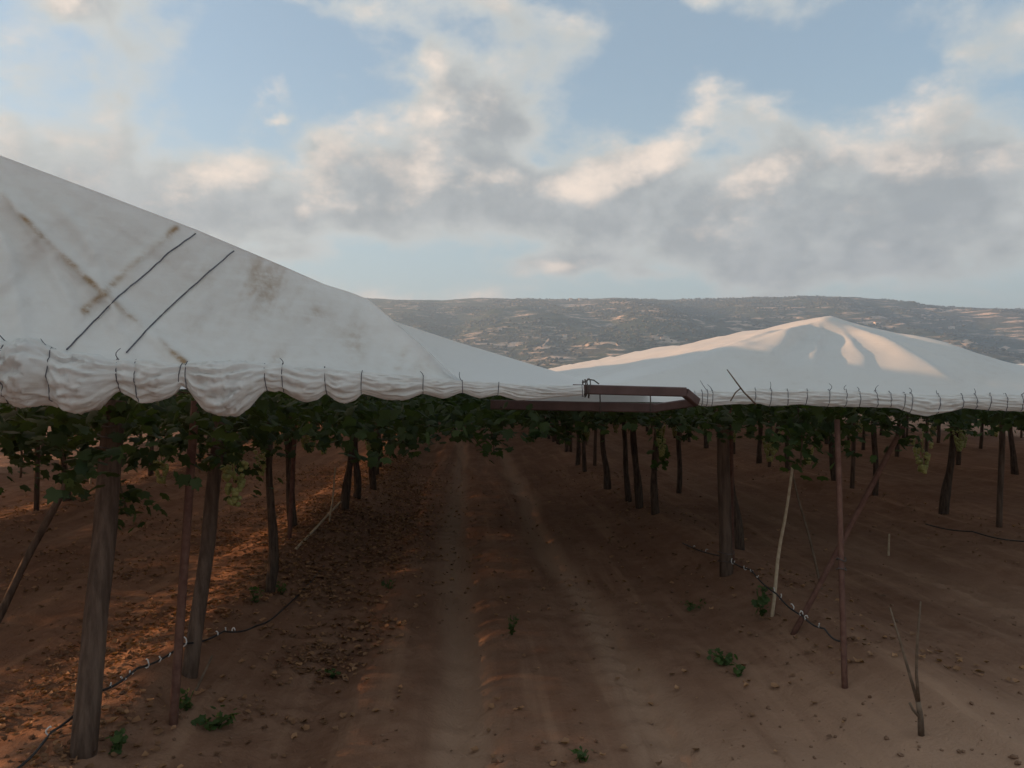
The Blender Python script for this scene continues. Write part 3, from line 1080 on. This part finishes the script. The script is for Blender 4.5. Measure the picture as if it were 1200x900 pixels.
gs('wooden_post', 'thick grey wooden post at the front of the row right of the track', 'post', (851, 672), (846, 478), .058, M['wood'], .0, .92, wob=.10, n=14, bend=.015, extra=lashing(.1, 2, .072))
gs('steel_stake', 'thin dark steel stake tight against the thick grey post', 'stake', (858, 662), (856, 478), .022, M['rusty'], -.06, .95, n=8)
gs('steel_stake', 'slender rust-brown steel post standing alone right of the pale cane', 'stake', (990, 806), (981, 492), .017, M['rusty'], .45, 1.0, n=8, extra=lashing(.42, 2, .027))
gs('steel_strut', 'rust-brown diagonal strut crossing behind the slender steel post', 'strut', (930, 742), (1058, 500), .020, M['rusty'], .05, .95, n=8)
gs('cane', 'long pale cane leaning in front of the diagonal brown strut', 'cane', (905, 722), (929, 546), .014, M['cane'], .05, .7, n=7, bend=.02)
gs('thin_stick', 'thin dark stick slanting from the cane tip to the diagonal strut', 'stick', (962, 690), (926, 545), .011, M['twig'], .1, .8, n=6, bend=.03)

gs('cane', 'short pale cane stub standing under the second row right of the track', 'cane', (1041, 652), (1042, 626), .012, M['cane'], 0, .8, n=6)

# ------------------------------------------------------------------ drip hoses
def hose(label, pix, r=.008, z=None, clips=(), droop=.02):
    P = []
    for px, py, h in pix:
        g = ground(px, py)
        P.append(g + Vector((0, 0, h)))
    pts = []
    for a, b in zip(P[:-1], P[1:]):
        n = 8
        for k in range(n):
            q = a.lerp(b, k / n)
            q.z -= droop * math.sin(math.pi * k / n)
            pts.append(q)
    pts.append(P[-1])
    L = P[0]
    t = thing('drip_hose', label, 'hose', L, 'drip hoses')
    V, Fc = tube([p - L for p in pts], r, 7)
    link('tube', mesh('tube', V, Fc, M['hose']), t)
    for k in clips:
        i = k * (len(pts) - 1)
        c = pts[int(i)].lerp(pts[min(int(i) + 1, len(pts) - 1)], i - int(i)) - L
        sz = random.uniform(.010, .026)
        lo = [c + Vector((math.cos(q * .55 + k * 9) * sz * .6, random.uniform(-.01, .01), .012 + math.sin(q * .55 + k * 9) * sz)) for q in range(9)]
        V, Fc = tube(lo[:random.randint(4, 9)], .0038, 5)
        link('clip', mesh('clip', V, Fc, M['clip']), t)
    return t


hose('black drip hose with pale clips sagging along the left front posts', [(10, 922, .05), (60, 890, .12), (110, 862, .2), (160, 835, .22), (215, 800, .22), (262, 770, .16), (300, 742, .05), (330, 720, .03), (380, 665, .02)],
     .006, clips=[.12, .30, .335, .36, .40, .43, .455, .48, .50, .53, .545, .60, .63, .66])
hose('black drip hose with pale clips crossing low behind the pale cane', [(800, 640, .03), (850, 668, .12), (880, 700, .22), (910, 728, .2), (940, 748, .16), (966, 752, .1), (985, 760, .05)],
     .006, clips=[.05, .1, .22, .30, .34, .38, .48, .52, .60, .66, .70, .80])
hose('thin black drip hose strung low under the second row right of the track', [(1085, 640, .25), (1140, 655, .28), (1200, 668, .28), (1260, 690, .28)], .007)


# ------------------------------------------------------------------ vines
LEAF_OUT = np.array([(0, -.42), (.30, -.50), (.52, -.18), (.36, .02), (.46, .30), (.17, .26), (0, .58), (-.17, .26), (-.46, .30), (-.36, .02), (-.52, -.18), (-.30, -.50)])


def leaves(P, size, seed, droop=.55):
    """lobed leaves at P: fan meshes with random tilt"""
    r = np.random.default_rng(seed)
    n = len(P)
    k = len(LEAF_OUT)
    loc = np.zeros((k + 1, 3))
    loc[1:, :2] = LEAF_OUT
    loc[1:, 2] = -.10 * np.abs(LEAF_OUT[:, 0]) * 2 + .05
    loc[0] = (0, -.12, .10)
    yaw = r.uniform(0, 6.283, n)
    tilt = r.normal(droop, .5, n)
    roll = r.normal(0, .45, n)
    ca, sa = np.cos(yaw), np.sin(yaw)
    ct, st = np.cos(tilt), np.sin(tilt)
    cr, sr = np.cos(roll), np.sin(roll)
    x, y, z = loc[:, 0][None], loc[:, 1][None], loc[:, 2][None]
    x1, z1 = x * cr[:, None] + z * sr[:, None], -x * sr[:, None] + z * cr[:, None]
    y2, z2 = y * ct[:, None] + z1 * st[:, None], -y * st[:, None] + z1 * ct[:, None]
    x3, y3 = x1 * ca[:, None] - y2 * sa[:, None], x1 * sa[:, None] + y2 * ca[:, None]
    V = np.stack([x3, y3, z2], -1) * size[:, None, None] + P[:, None, :]
    tri = np.array([(0, 1 + i, 1 + (i + 1) % k) for i in range(k)])
    Fc = tri[None] + (np.arange(n) * (k + 1))[:, None, None]
    tone = np.repeat(np.clip(r.beta(1.6, 2.6, n), 0, 1), k + 1)
    return V.reshape(-1, 3), Fc.reshape(-1, 3), tone


def crown_mesh(seed, wx=2.0, wy=1.05, n=1150, hang=.26, zlo=1.49, ztop=1.70, shoots=14, clip=None):
    r = np.random.default_rng(seed)
    # flat overhead layer
    x = r.uniform(-wx, wx, n)
    y = r.uniform(-wy, wy, n)
    z = zlo + (ztop - zlo) * r.beta(1.4, 1.3, n)
    z = z + .04 * (np.abs(x) < .8)
    P = [np.stack([x, y, z], -1)]
    # shoots hanging below it
    for s in range(shoots):
        bx, by = r.normal(0, wx * .45), r.uniform(-wy, wy)
        ln = r.uniform(.25, 1.0) * hang
        m = int(12 + ln * 70)
        k = r.uniform(0, 1, m)
        q = np.stack([bx + .18 * k * r.normal() + r.normal(0, .06, m), by + .18 * k * r.normal() + r.normal(0, .06, m), zlo + .05 - ln * k], -1)
        P.append(q)
    P = np.concatenate(P)
    if clip is not None:
        P = P[clip(P)]
    sz = r.uniform(.042, .080, len(P))
    V, Fc, tone = leaves(P, sz, seed + 1)
    return mesh('crown', V, Fc, M['leaf'], {'tone': tone})


def trunk_mesh(seed, top=1.48, r0=.05, lean=.08):
    r = random.Random(seed)
    pts, rad = [], []
    m = 14
    ax, ay = r.uniform(-lean, lean), r.uniform(-lean, lean)
    for i in range(m):
        k = i / (m - 1)
        w = .018 * math.sin(k * 4 + seed) + .010 * math.sin(k * 10 + seed * 2)
        pts.append(Vector((ax * k + w, ay * k + .02 * math.cos(k * 5 + seed), -.06 + (top + .06) * k)))
        rad.append(r0 * (1.35 - .75 * k if k < .25 else 1.16 - .35 * k) * (1 + r.uniform(-.08, .08)))
    parts = [tube(pts, rad, 9, .28, seed)]
    h = pts[-1]
    for s in range(4):
        a = s * math.pi / 2 + r.uniform(-.5, .5)
        ln = r.uniform(.7, 1.3)
        arm = [h + Vector((0, 0, -.15))]
        for i in range(1, 6):
            k = i / 5
            arm.append(h + Vector((math.cos(a) * ln * k, math.sin(a) * ln * k * .8, -.12 + .22 * k + r.uniform(-.03, .03))))
        parts.append(tube(arm, [.028, .024, .02, .016, .012, .008], 6, .2, seed + s))
    V, Fc = merge(parts)
    return mesh('trunk', V, Fc, M['bark'])


def bunch_mesh(seed):
    r = np.random.default_rng(seed)
    n = 70
    k = r.uniform(0, 1, n) ** .8
    rad = .055 * (1 - k * .75)
    th = r.uniform(0, 6.283, n)
    P = np.stack([np.cos(th) * rad, np.sin(th) * rad, -.20 * k], -1)
    V, Fc = scatter_blobs(P, np.full((n, 3), .0125), .04, seed)
    vs, fs = tube([(0, 0, .09), (.004, 0, .03), (0, 0, -.1)], .003, 5)
    V = np.concatenate([V, np.array([tuple(v) for v in vs])])
    off = len(V) - len(vs)
    faces = [tuple(int(i) for i in f) for f in Fc] + [tuple(i + off for i in f) for f in fs]
    return mesh('grape_bunch', V, faces, M['grape'])


CROWNS = [crown_mesh(200 + i * 7) for i in range(5)]
CROWNS_LIGHT = [crown_mesh(250 + i * 7, 1.9, 1.05, 1150, .30, 1.49, 1.70, 9) for i in range(3)]
CROWNS_SUN_BLOCK = [crown_mesh(270 + i * 7, .62, 1.05, 1700, .45, 1.37, 1.78, 6) for i in range(3)]  # narrow dense crowns, shaped to stop low sun reaching the track
CROWNS_HANG = [crown_mesh(300 + i * 7, 1.7, .95, 1250, .32, 1.48, 1.70, 20) for i in range(3)]
TRUNKS = [trunk_mesh(400 + i, 1.48, .032 + .006 * (i % 3)) for i in range(6)]
BUNCH = [bunch_mesh(500 + i) for i in range(3)]

ORD = ['frontmost', 'second', 'third', 'fourth', 'fifth', 'sixth', 'seventh', 'eighth', 'ninth', 'tenth', 'eleventh', 'twelfth', 'thirteenth', 'fourteenth', 'fifteenth', 'sixteenth', 'seventeenth', 'eighteenth', 'nineteenth', 'twentieth',
       'twenty-first', 'twenty-second', 'twenty-third', 'twenty-fourth', 'twenty-fifth', 'twenty-sixth', 'twenty-seventh', 'twenty-eighth', 'twenty-ninth', 'thirtieth', 'thirty-first', 'thirty-second', 'thirty-third', 'thirty-fourth', 'thirty-fifth', 'thirty-sixth', 'thirty-seventh', 'thirty-eighth', 'thirty-ninth', 'fortieth', 'forty-first', 'forty-second', 'forty-third']
ROWNAME = {'L1': 'the row left of the track', 'R1': 'the row right of the track', 'L2': 'the second row left of the track', 'L3': 'the third row left of the track', 'L4': 'the added fourth row left of the track', 'L5': 'the added fifth row left of the track',
           'R2': 'the second row right of the track', 'R3': 'the third row right of the track', 'R4': 'the fourth row right of the track', 'R5': 'the fifth row right of the track'}


def vine(x, y, label, crown, trunk, rz=0.0, bunches=0, sc_=1.0, flip=1, zs=1.0):
    z = float(ground_h(x, y))
    t = thing('grapevine', label, 'grapevine', (x, y, z), 'grapevines trained under the covers')
    a = link('trunk', trunk, t)
    a.rotation_euler.z = rz
    b = link('crown', crown, t, (0, 0, -z))
    b.scale = (flip * sc_, 1, zs)
    for k in range(bunches):
        g = link('grape_bunch', BUNCH[k % 3], t, (random.uniform(-.9, .9), random.uniform(-.7, .5) * (3 if y < 8 else 1), random.uniform(1.26, 1.40) - z))
        g.rotation_euler.z = random.uniform(0, 6)
        s = random.uniform(.9, 1.4)
        g.scale = (s, s, s)
    return t




def end_wire(x):
    """depth of the end wire of the covers at x"""
    q = [(at(p, 455, y).x, y) for p, _, y in L_BOT if -900 < p < 700] + [(at(p, 455, y).x, y) for p, _, y in R_BOT if p > 800]
    return np.interp(x, [a for a, _ in q], [b for _, b in q])


FRONT = {  # photographed trunk bases near the camera, by row
    'L1': [(150, 800), (405, 597), (417, 583), (436, 573), (442, 556)],
    'R1': [(795, 578), (768, 602), (748, 592), (735, 588), (712, 573), (685, 553), (677, 545), (664, 530)],
}
for key, rx in ROWS.items():
    ys = []
    if key == 'L1':
        g = ground(316, 694)
        ys = [(g.x, g.y), (-1.95, 8.9)]
    elif key == 'R1':
        ys = [(2.78, 7.7)]
    for px, py in FRONT.get(key, [])[(1 if key == 'L1' else 0):]:
        g = ground(px, py)
        ys.append((g.x, g.y))
    y = max([q[1] for q in ys], default={'L2': 4.2, 'L3': 4.6, 'L4': 5.5, 'L5': 6.5, 'R2': 6.0, 'R3': 8.2, 'R4': 9.5, 'R5': 12}.get(key, 5)) + (1.5 if ys else 0)
    while y < (30 if key in ('L4', 'L5', 'R5') else 46):
        ys.append((rx + random.uniform(-.12, .12), y))
        y += random.uniform(1.0, 1.5) if key in ('L1', 'R1') else random.uniform(1.5, 1.9)
    ys.sort(key=lambda q: q[1])
    for i, (x, y) in enumerate(ys):
        near = y < 14 and key in ('L1', 'R1', 'R2')
        hang = (key in ('L1', 'R1') and y < 9) or random.random() < .35
        if key[0] == 'L' and key != 'L1':
            cr = random.choice(CROWNS_LIGHT if key == 'L2' else CROWNS_SUN_BLOCK)
        elif y < 9.5 and key in ('L1', 'R1'):
            cr = crown_mesh(600 + int(y * 10), 2.1, 3.2 if y < 8 else 1.6, 6200 if y < 8 else 3000, .24 if key == 'R1' else .26, 1.50, 1.68, 80 if y < 8 else 34, lambda P, x=x, y=y: (P[:, 1] + y) > end_wire(P[:, 0] + x) + .17)
        else:
            cr = random.choice(CROWNS_HANG if hang else CROWNS)
        vine(x, y, f'dark-trunked leafy grapevine, {ORD[i]} from the front in {ROWNAME[key]}', cr, random.choice(TRUNKS), random.uniform(0, 6.28), (6 if y < 9 else 2) if near else 0, 1.0, 1 if y < 9.5 else random.choice((-1, 1)))

# intermediate posts along the rows, up to the ridges
for key, rx in ROWS.items():
    y = 15.0 if key in ('L1', 'R1') else {'R2': 8.6, 'R3': 9.4}.get(key, 10.5)
    i = 0
    while y < (20 if key in ('L4', 'L5') else 44):
        zt = {'L1': 2.35, 'R1': 1.95, 'L2': 2.0}.get(key, 1.70)
        x = rx + random.uniform(-.05, .05)
        b = Vector((x, y, float(ground_h(x, y))))
        stick('wooden_post', f'wooden row post, {ORD[i + 1] if i else "nearest"} standing in {ROWNAME[key]}', 'post', b, Vector((b.x + .05, b.y, zt)), .034, .03, M['wood'], .1, 9, .01, 'wooden posts along the vine rows')
        y += 3.3 if key in ('L1', 'R1', 'R2', 'R3') else 6.2
        i += 1

# ------------------------------------------------------------------ shoots, weeds, dry plants
def plant(name, label, cat, loc, n, rad, height, size, mat, seed, group=None, stems=4):
    r = np.random.default_rng(seed)
    t = thing(name, label, cat, loc, group)
    k = r.uniform(0, 1, n)
    th = r.uniform(0, 6.283, n)
    rr = rad * np.sqrt(r.uniform(0, 1, n)) * (.4 + .6 * k)
    P = np.stack([np.cos(th) * rr, np.sin(th) * rr, .01 + height * k], -1)
    V, Fc, tone = leaves(P, r.uniform(.35, .8, n) * size, seed, .3)
    link('leaves', mesh('leaves', V, Fc, mat, {'tone': tone}), t)
    st = [tube([(0, 0, -.03), (math.cos(a) * rad * .3, math.sin(a) * rad * .3, height * .5), (math.cos(a) * rad * .6, math.sin(a) * rad * .6, height * .95)], .003, 5) for a in r.uniform(0, 6.283, stems)]
    V, Fc = merge(st)
    link('stem', mesh('stem', V, Fc, mat, {'tone': np.full(len(V), .4)}), t)
    return t


WEEDS = [((600, 744), 'small green weed alone in the middle of the track', 22, .07, .14, .06), ((893, 722), 'bright green weed tuft at the foot of the long pale cane', 40, .12, .2, .07),
         ((846, 778), 'low green weed along the rut right of the track, nearer the frame bottom', 50, .16, .06, .06), ((866, 792), 'small green weed at the lower end of the rut right of the track', 24, .08, .06, .05), ((812, 716), 'pale low weed along the upper part of the rut right of the track', 34, .14, .06, .05),
         ((218, 832), 'fresh green weed by the foot of the slim rusty stake', 26, .08, .10, .06), ((252, 852), 'pale weed clump spreading right of the slim rusty stake', 44, .17, .06, .07), ((330, 696), 'small green weed at the foot of the frontmost vine trunk left of the track', 24, .08, .09, .05),
         ((300, 706), 'yellowish weed just left of the frontmost vine trunk left of the track', 26, .10, .10, .05), ((138, 882), 'small green weed right of the thick end post', 22, .08, .09, .06),
         ((388, 795), 'small green weed in the rut left of the track', 20, .10, .05, .05), ((680, 892), 'low green weed at the bottom edge of the picture', 22, .09, .05, .05), ((455, 690), 'dark weed on the edge of the sunlit leaf litter', 24, .12, .07, .05)]
for i, (p, lb, n, rd, h, s) in enumerate(WEEDS):
    plant('weed', lb, 'weed', ground(*p), int(n * .9), rd * .75, h, s, M['fresh'], 700 + i, 'weeds on the vineyard floor')


def shoot(label, pix, Y, seed, n=46, size=.11, spread=.07, mat='fresh'):
    P = [at(px, py, Y) for px, py in pix]
    t = thing('hanging_shoot', label, 'vine shoot', P[0], 'green shoots hanging from the canopy')
    V, Fc = tube([p - P[0] for p in P], .006, 6)
    link('stem', mesh('stem', V, Fc, M['twig']), t)
    r = np.random.default_rng(seed)
    Q = []
    for k in r.uniform(0, len(P) - 1.001, n):
        i = int(k)
        q = P[i].lerp(P[i + 1], k - i) - P[0]
        Q.append((q.x + r.normal(0, spread), q.y + r.normal(0, spread), q.z + r.normal(0, spread * .7)))
    V, Fc, tone = leaves(np.array(Q), r.uniform(.7, 1.2, n) * size, seed)
    link('leaves', mesh('leaves', V, Fc, M[mat], {'tone': tone}), t)


shoot('light green vine shoot drooping over the middle of the track', [(520, 470), (538, 490), (552, 508), (562, 522), (574, 530)], 6.2, 801, 44, .08)
shoot('dark vine shoot hanging just right of the light green one', [(560, 472), (572, 492), (578, 515), (579, 532)], 6.4, 802, 30, .075, .05, 'leaf')
shoot('green vine shoot reaching down beside the thick leaning end post', [(128, 478), (134, 530), (142, 575), (150, 605)], 4.05, 803, 130, .06, .09, 'leaf')
shoot('dense dark shoot hanging by the left frame edge under the cover', [(18, 476), (22, 505), (26, 535), (24, 560)], 4.6, 811, 70, .06, .10, 'leaf')
shoot('dark leafy shoot hanging between the end post and the frame edge', [(66, 476), (70, 500), (72, 525), (76, 545)], 4.3, 812, 90, .06, .09, 'leaf')
shoot('dark leafy shoot hanging just right of the slim rusty stake', [(250, 478), (252, 505), (256, 530), (254, 552)], 4.9, 813, 80, .06, .08, 'leaf')
shoot('leafy shoot hanging left of the track above the sunlit leaves', [(275, 478), (280, 510), (284, 545), (286, 570)], 5.4, 804, 60, .06, .08, 'leaf')
shoot('yellowish leafy shoot with young grapes beside the pale cane', [(935, 478), (938, 500), (940, 520), (938, 545)], 5.2, 805, 70, .08, .10, 'fresh')
shoot('yellow-green shoot hanging under the right cover near the row post', [(672, 480), (680, 492), (684, 508), (688, 522)], 9.5, 806, 34, .085, .06, 'fresh')
shoot('pale green shoot hanging in front of the dark trunks right of the track', [(764, 488), (768, 510), (772, 532), (770, 548)], 8.0, 807, 34, .085, .06, 'fresh')

# dry sapling in the right foreground
g = ground(1080, 862)
t = thing('dry_sapling', 'leafless dry sapling with two bare stems in the right foreground', 'sapling', g)
k = g.y
parts = [[(1080, 868, 0), (1079, 840, 0), (1076, 822, .01)], [(1076, 824, .01), (1066, 790, .03), (1055, 752, .05), (1043, 712, .08)], [(1077, 824, .01), (1074, 790, -.02), (1075, 750, -.03), (1079, 705, -.05)], [(1066, 824, 0), (1070, 832, 0), (1077, 840, 0)]]
for nm, pp, rr in zip(('stem', 'branch', 'branch', 'branch'), parts, ((.016, .014, .012), (.009, .0075, .006, .004), (.008, .007, .006, .004), (.006, .007, .007))):
    V, Fc = tube([at(a, b, k + c) - g for a, b, c in pp], list(rr), 7, .15, 5)
    link(nm, mesh(nm, V, Fc, M['twig']), t)


# ------------------------------------------------------------------ litter, clods
def litter():
    r = np.random.default_rng(55)
    P = []
    for x0, sd, n, ylo, yhi in ((-1.6, .55, 12000, 3.0, 18), (-2.7, .9, 6500, 4, 18), (-5.6, .9, 5000, 4.5, 20), (-.85, .25, 4200, 4.2, 14), (2.4, .6, 900, 4.4, 16), (.4, .6, 450, 2.6, 12), (6.2, .8, 700, 6, 18)):
        x = r.normal(x0, sd, n)
        y = ylo + (yhi - ylo) * r.uniform(0, 1, n) ** 1.25
        keep = fbm(x * 1.2, y * .9, 3, 88) + r.uniform(-.35, .35, n) > -.15
        P.append(np.stack([x[keep], y[keep]], -1))
    P = np.concatenate(P)
    z = ground_h(P[:, 0], P[:, 1])
    Q = np.stack([P[:, 0], P[:, 1], z + .008], -1)
    n = len(Q)
    k = 6
    ang = np.linspace(0, 6.283, k, endpoint=False)
    rad = r.uniform(.55, 1.0, (n, k))
    size = r.uniform(.010, .034, n)
    V = np.zeros((n, k + 1, 3))
    V[:, 1:, 0] = np.cos(ang)[None] * rad
    V[:, 1:, 1] = np.sin(ang)[None] * rad * .8
    V[:, 1:, 2] = r.uniform(0, .75, (n, k))
    yaw = r.uniform(0, 6.283, n)
    ca, sa = np.cos(yaw)[:, None], np.sin(yaw)[:, None]
    x, y = V[..., 0] * ca - V[..., 1] * sa, V[..., 0] * sa + V[..., 1] * ca
    V = np.stack([x, y, V[..., 2]], -1) * size[:, None, None] + Q[:, None]
    tri = np.array([(0, 1 + i, 1 + (i + 1) % k) for i in range(k)])
    Fc = (tri[None] + (np.arange(n) * (k + 1))[:, None, None]).reshape(-1, 3)
    tone = np.repeat(r.beta(1.3, 1.8, n), k + 1)
    tag(link('fallen_leaves', mesh('fallen_leaves', V.reshape(-1, 3), Fc, M['dry'], {'tone': tone})), 'dry brown vine leaves littering the soil along the rows', 'fallen leaves', kind='stuff')
    # clods and small stones
    n = 5000
    x = r.normal(.4, 2.8, n)
    y = 2.2 + 13 * r.uniform(0, 1, n) ** 1.5
    keep = (fbm(x * .8, y * .8, 3, 91) > -.1)
    x, y = x[keep], y[keep]
    s = .004 + .010 * r.uniform(0, 1, len(x)) ** 3
    Q = np.stack([x, y, ground_h(x, y) + s * .35], -1)
    V, Fc = scatter_blobs(Q, np.stack([s * r.uniform(.8, 1.5, len(x)), s * r.uniform(.8, 1.5, len(x)), s * .75], -1), .3, 66)
    tag(link('soil_clods', mesh('soil_clods', V, Fc, M['clod'], smooth=False)), 'crumbs and clods of red-brown soil on the track', 'clods', kind='stuff')


litter()

# ------------------------------------------------------------------ haze
def build_haze():
    m = bpy.data.materials.new('haze')
    m.use_nodes = True
    w = NT(m.node_tree)
    out = w.new('ShaderNodeOutputMaterial')
    v = w.new('ShaderNodeVolumePrincipled')
    v.inputs['Color'].default_value = (.46, .70, 1.0, 1)
    v.inputs['Density'].default_value = HAZE
    v.inputs['Anisotropy'].default_value = .2
    w.t.links.new(v.outputs[0], out.inputs['Volume'])
    a, zl, zh = 9500.0, -8.0, 512.0
    V = [(-a, -a, zl), (a, -a, zl), (a, a, zl), (-a, a, zl), (-a, -a, zh), (a, -a, zh), (a, a, zh), (-a, a, zh)]
    me = mesh('haze', V, [(3, 2, 1, 0), (4, 5, 6, 7), (0, 1, 5, 4), (1, 2, 6, 5), (2, 3, 7, 6), (3, 0, 4, 7)], m, smooth=False)
    tag(link('haze', me), 'thin pale haze in the air', kind='stuff')


HAZE = 1.9e-4
build_haze()
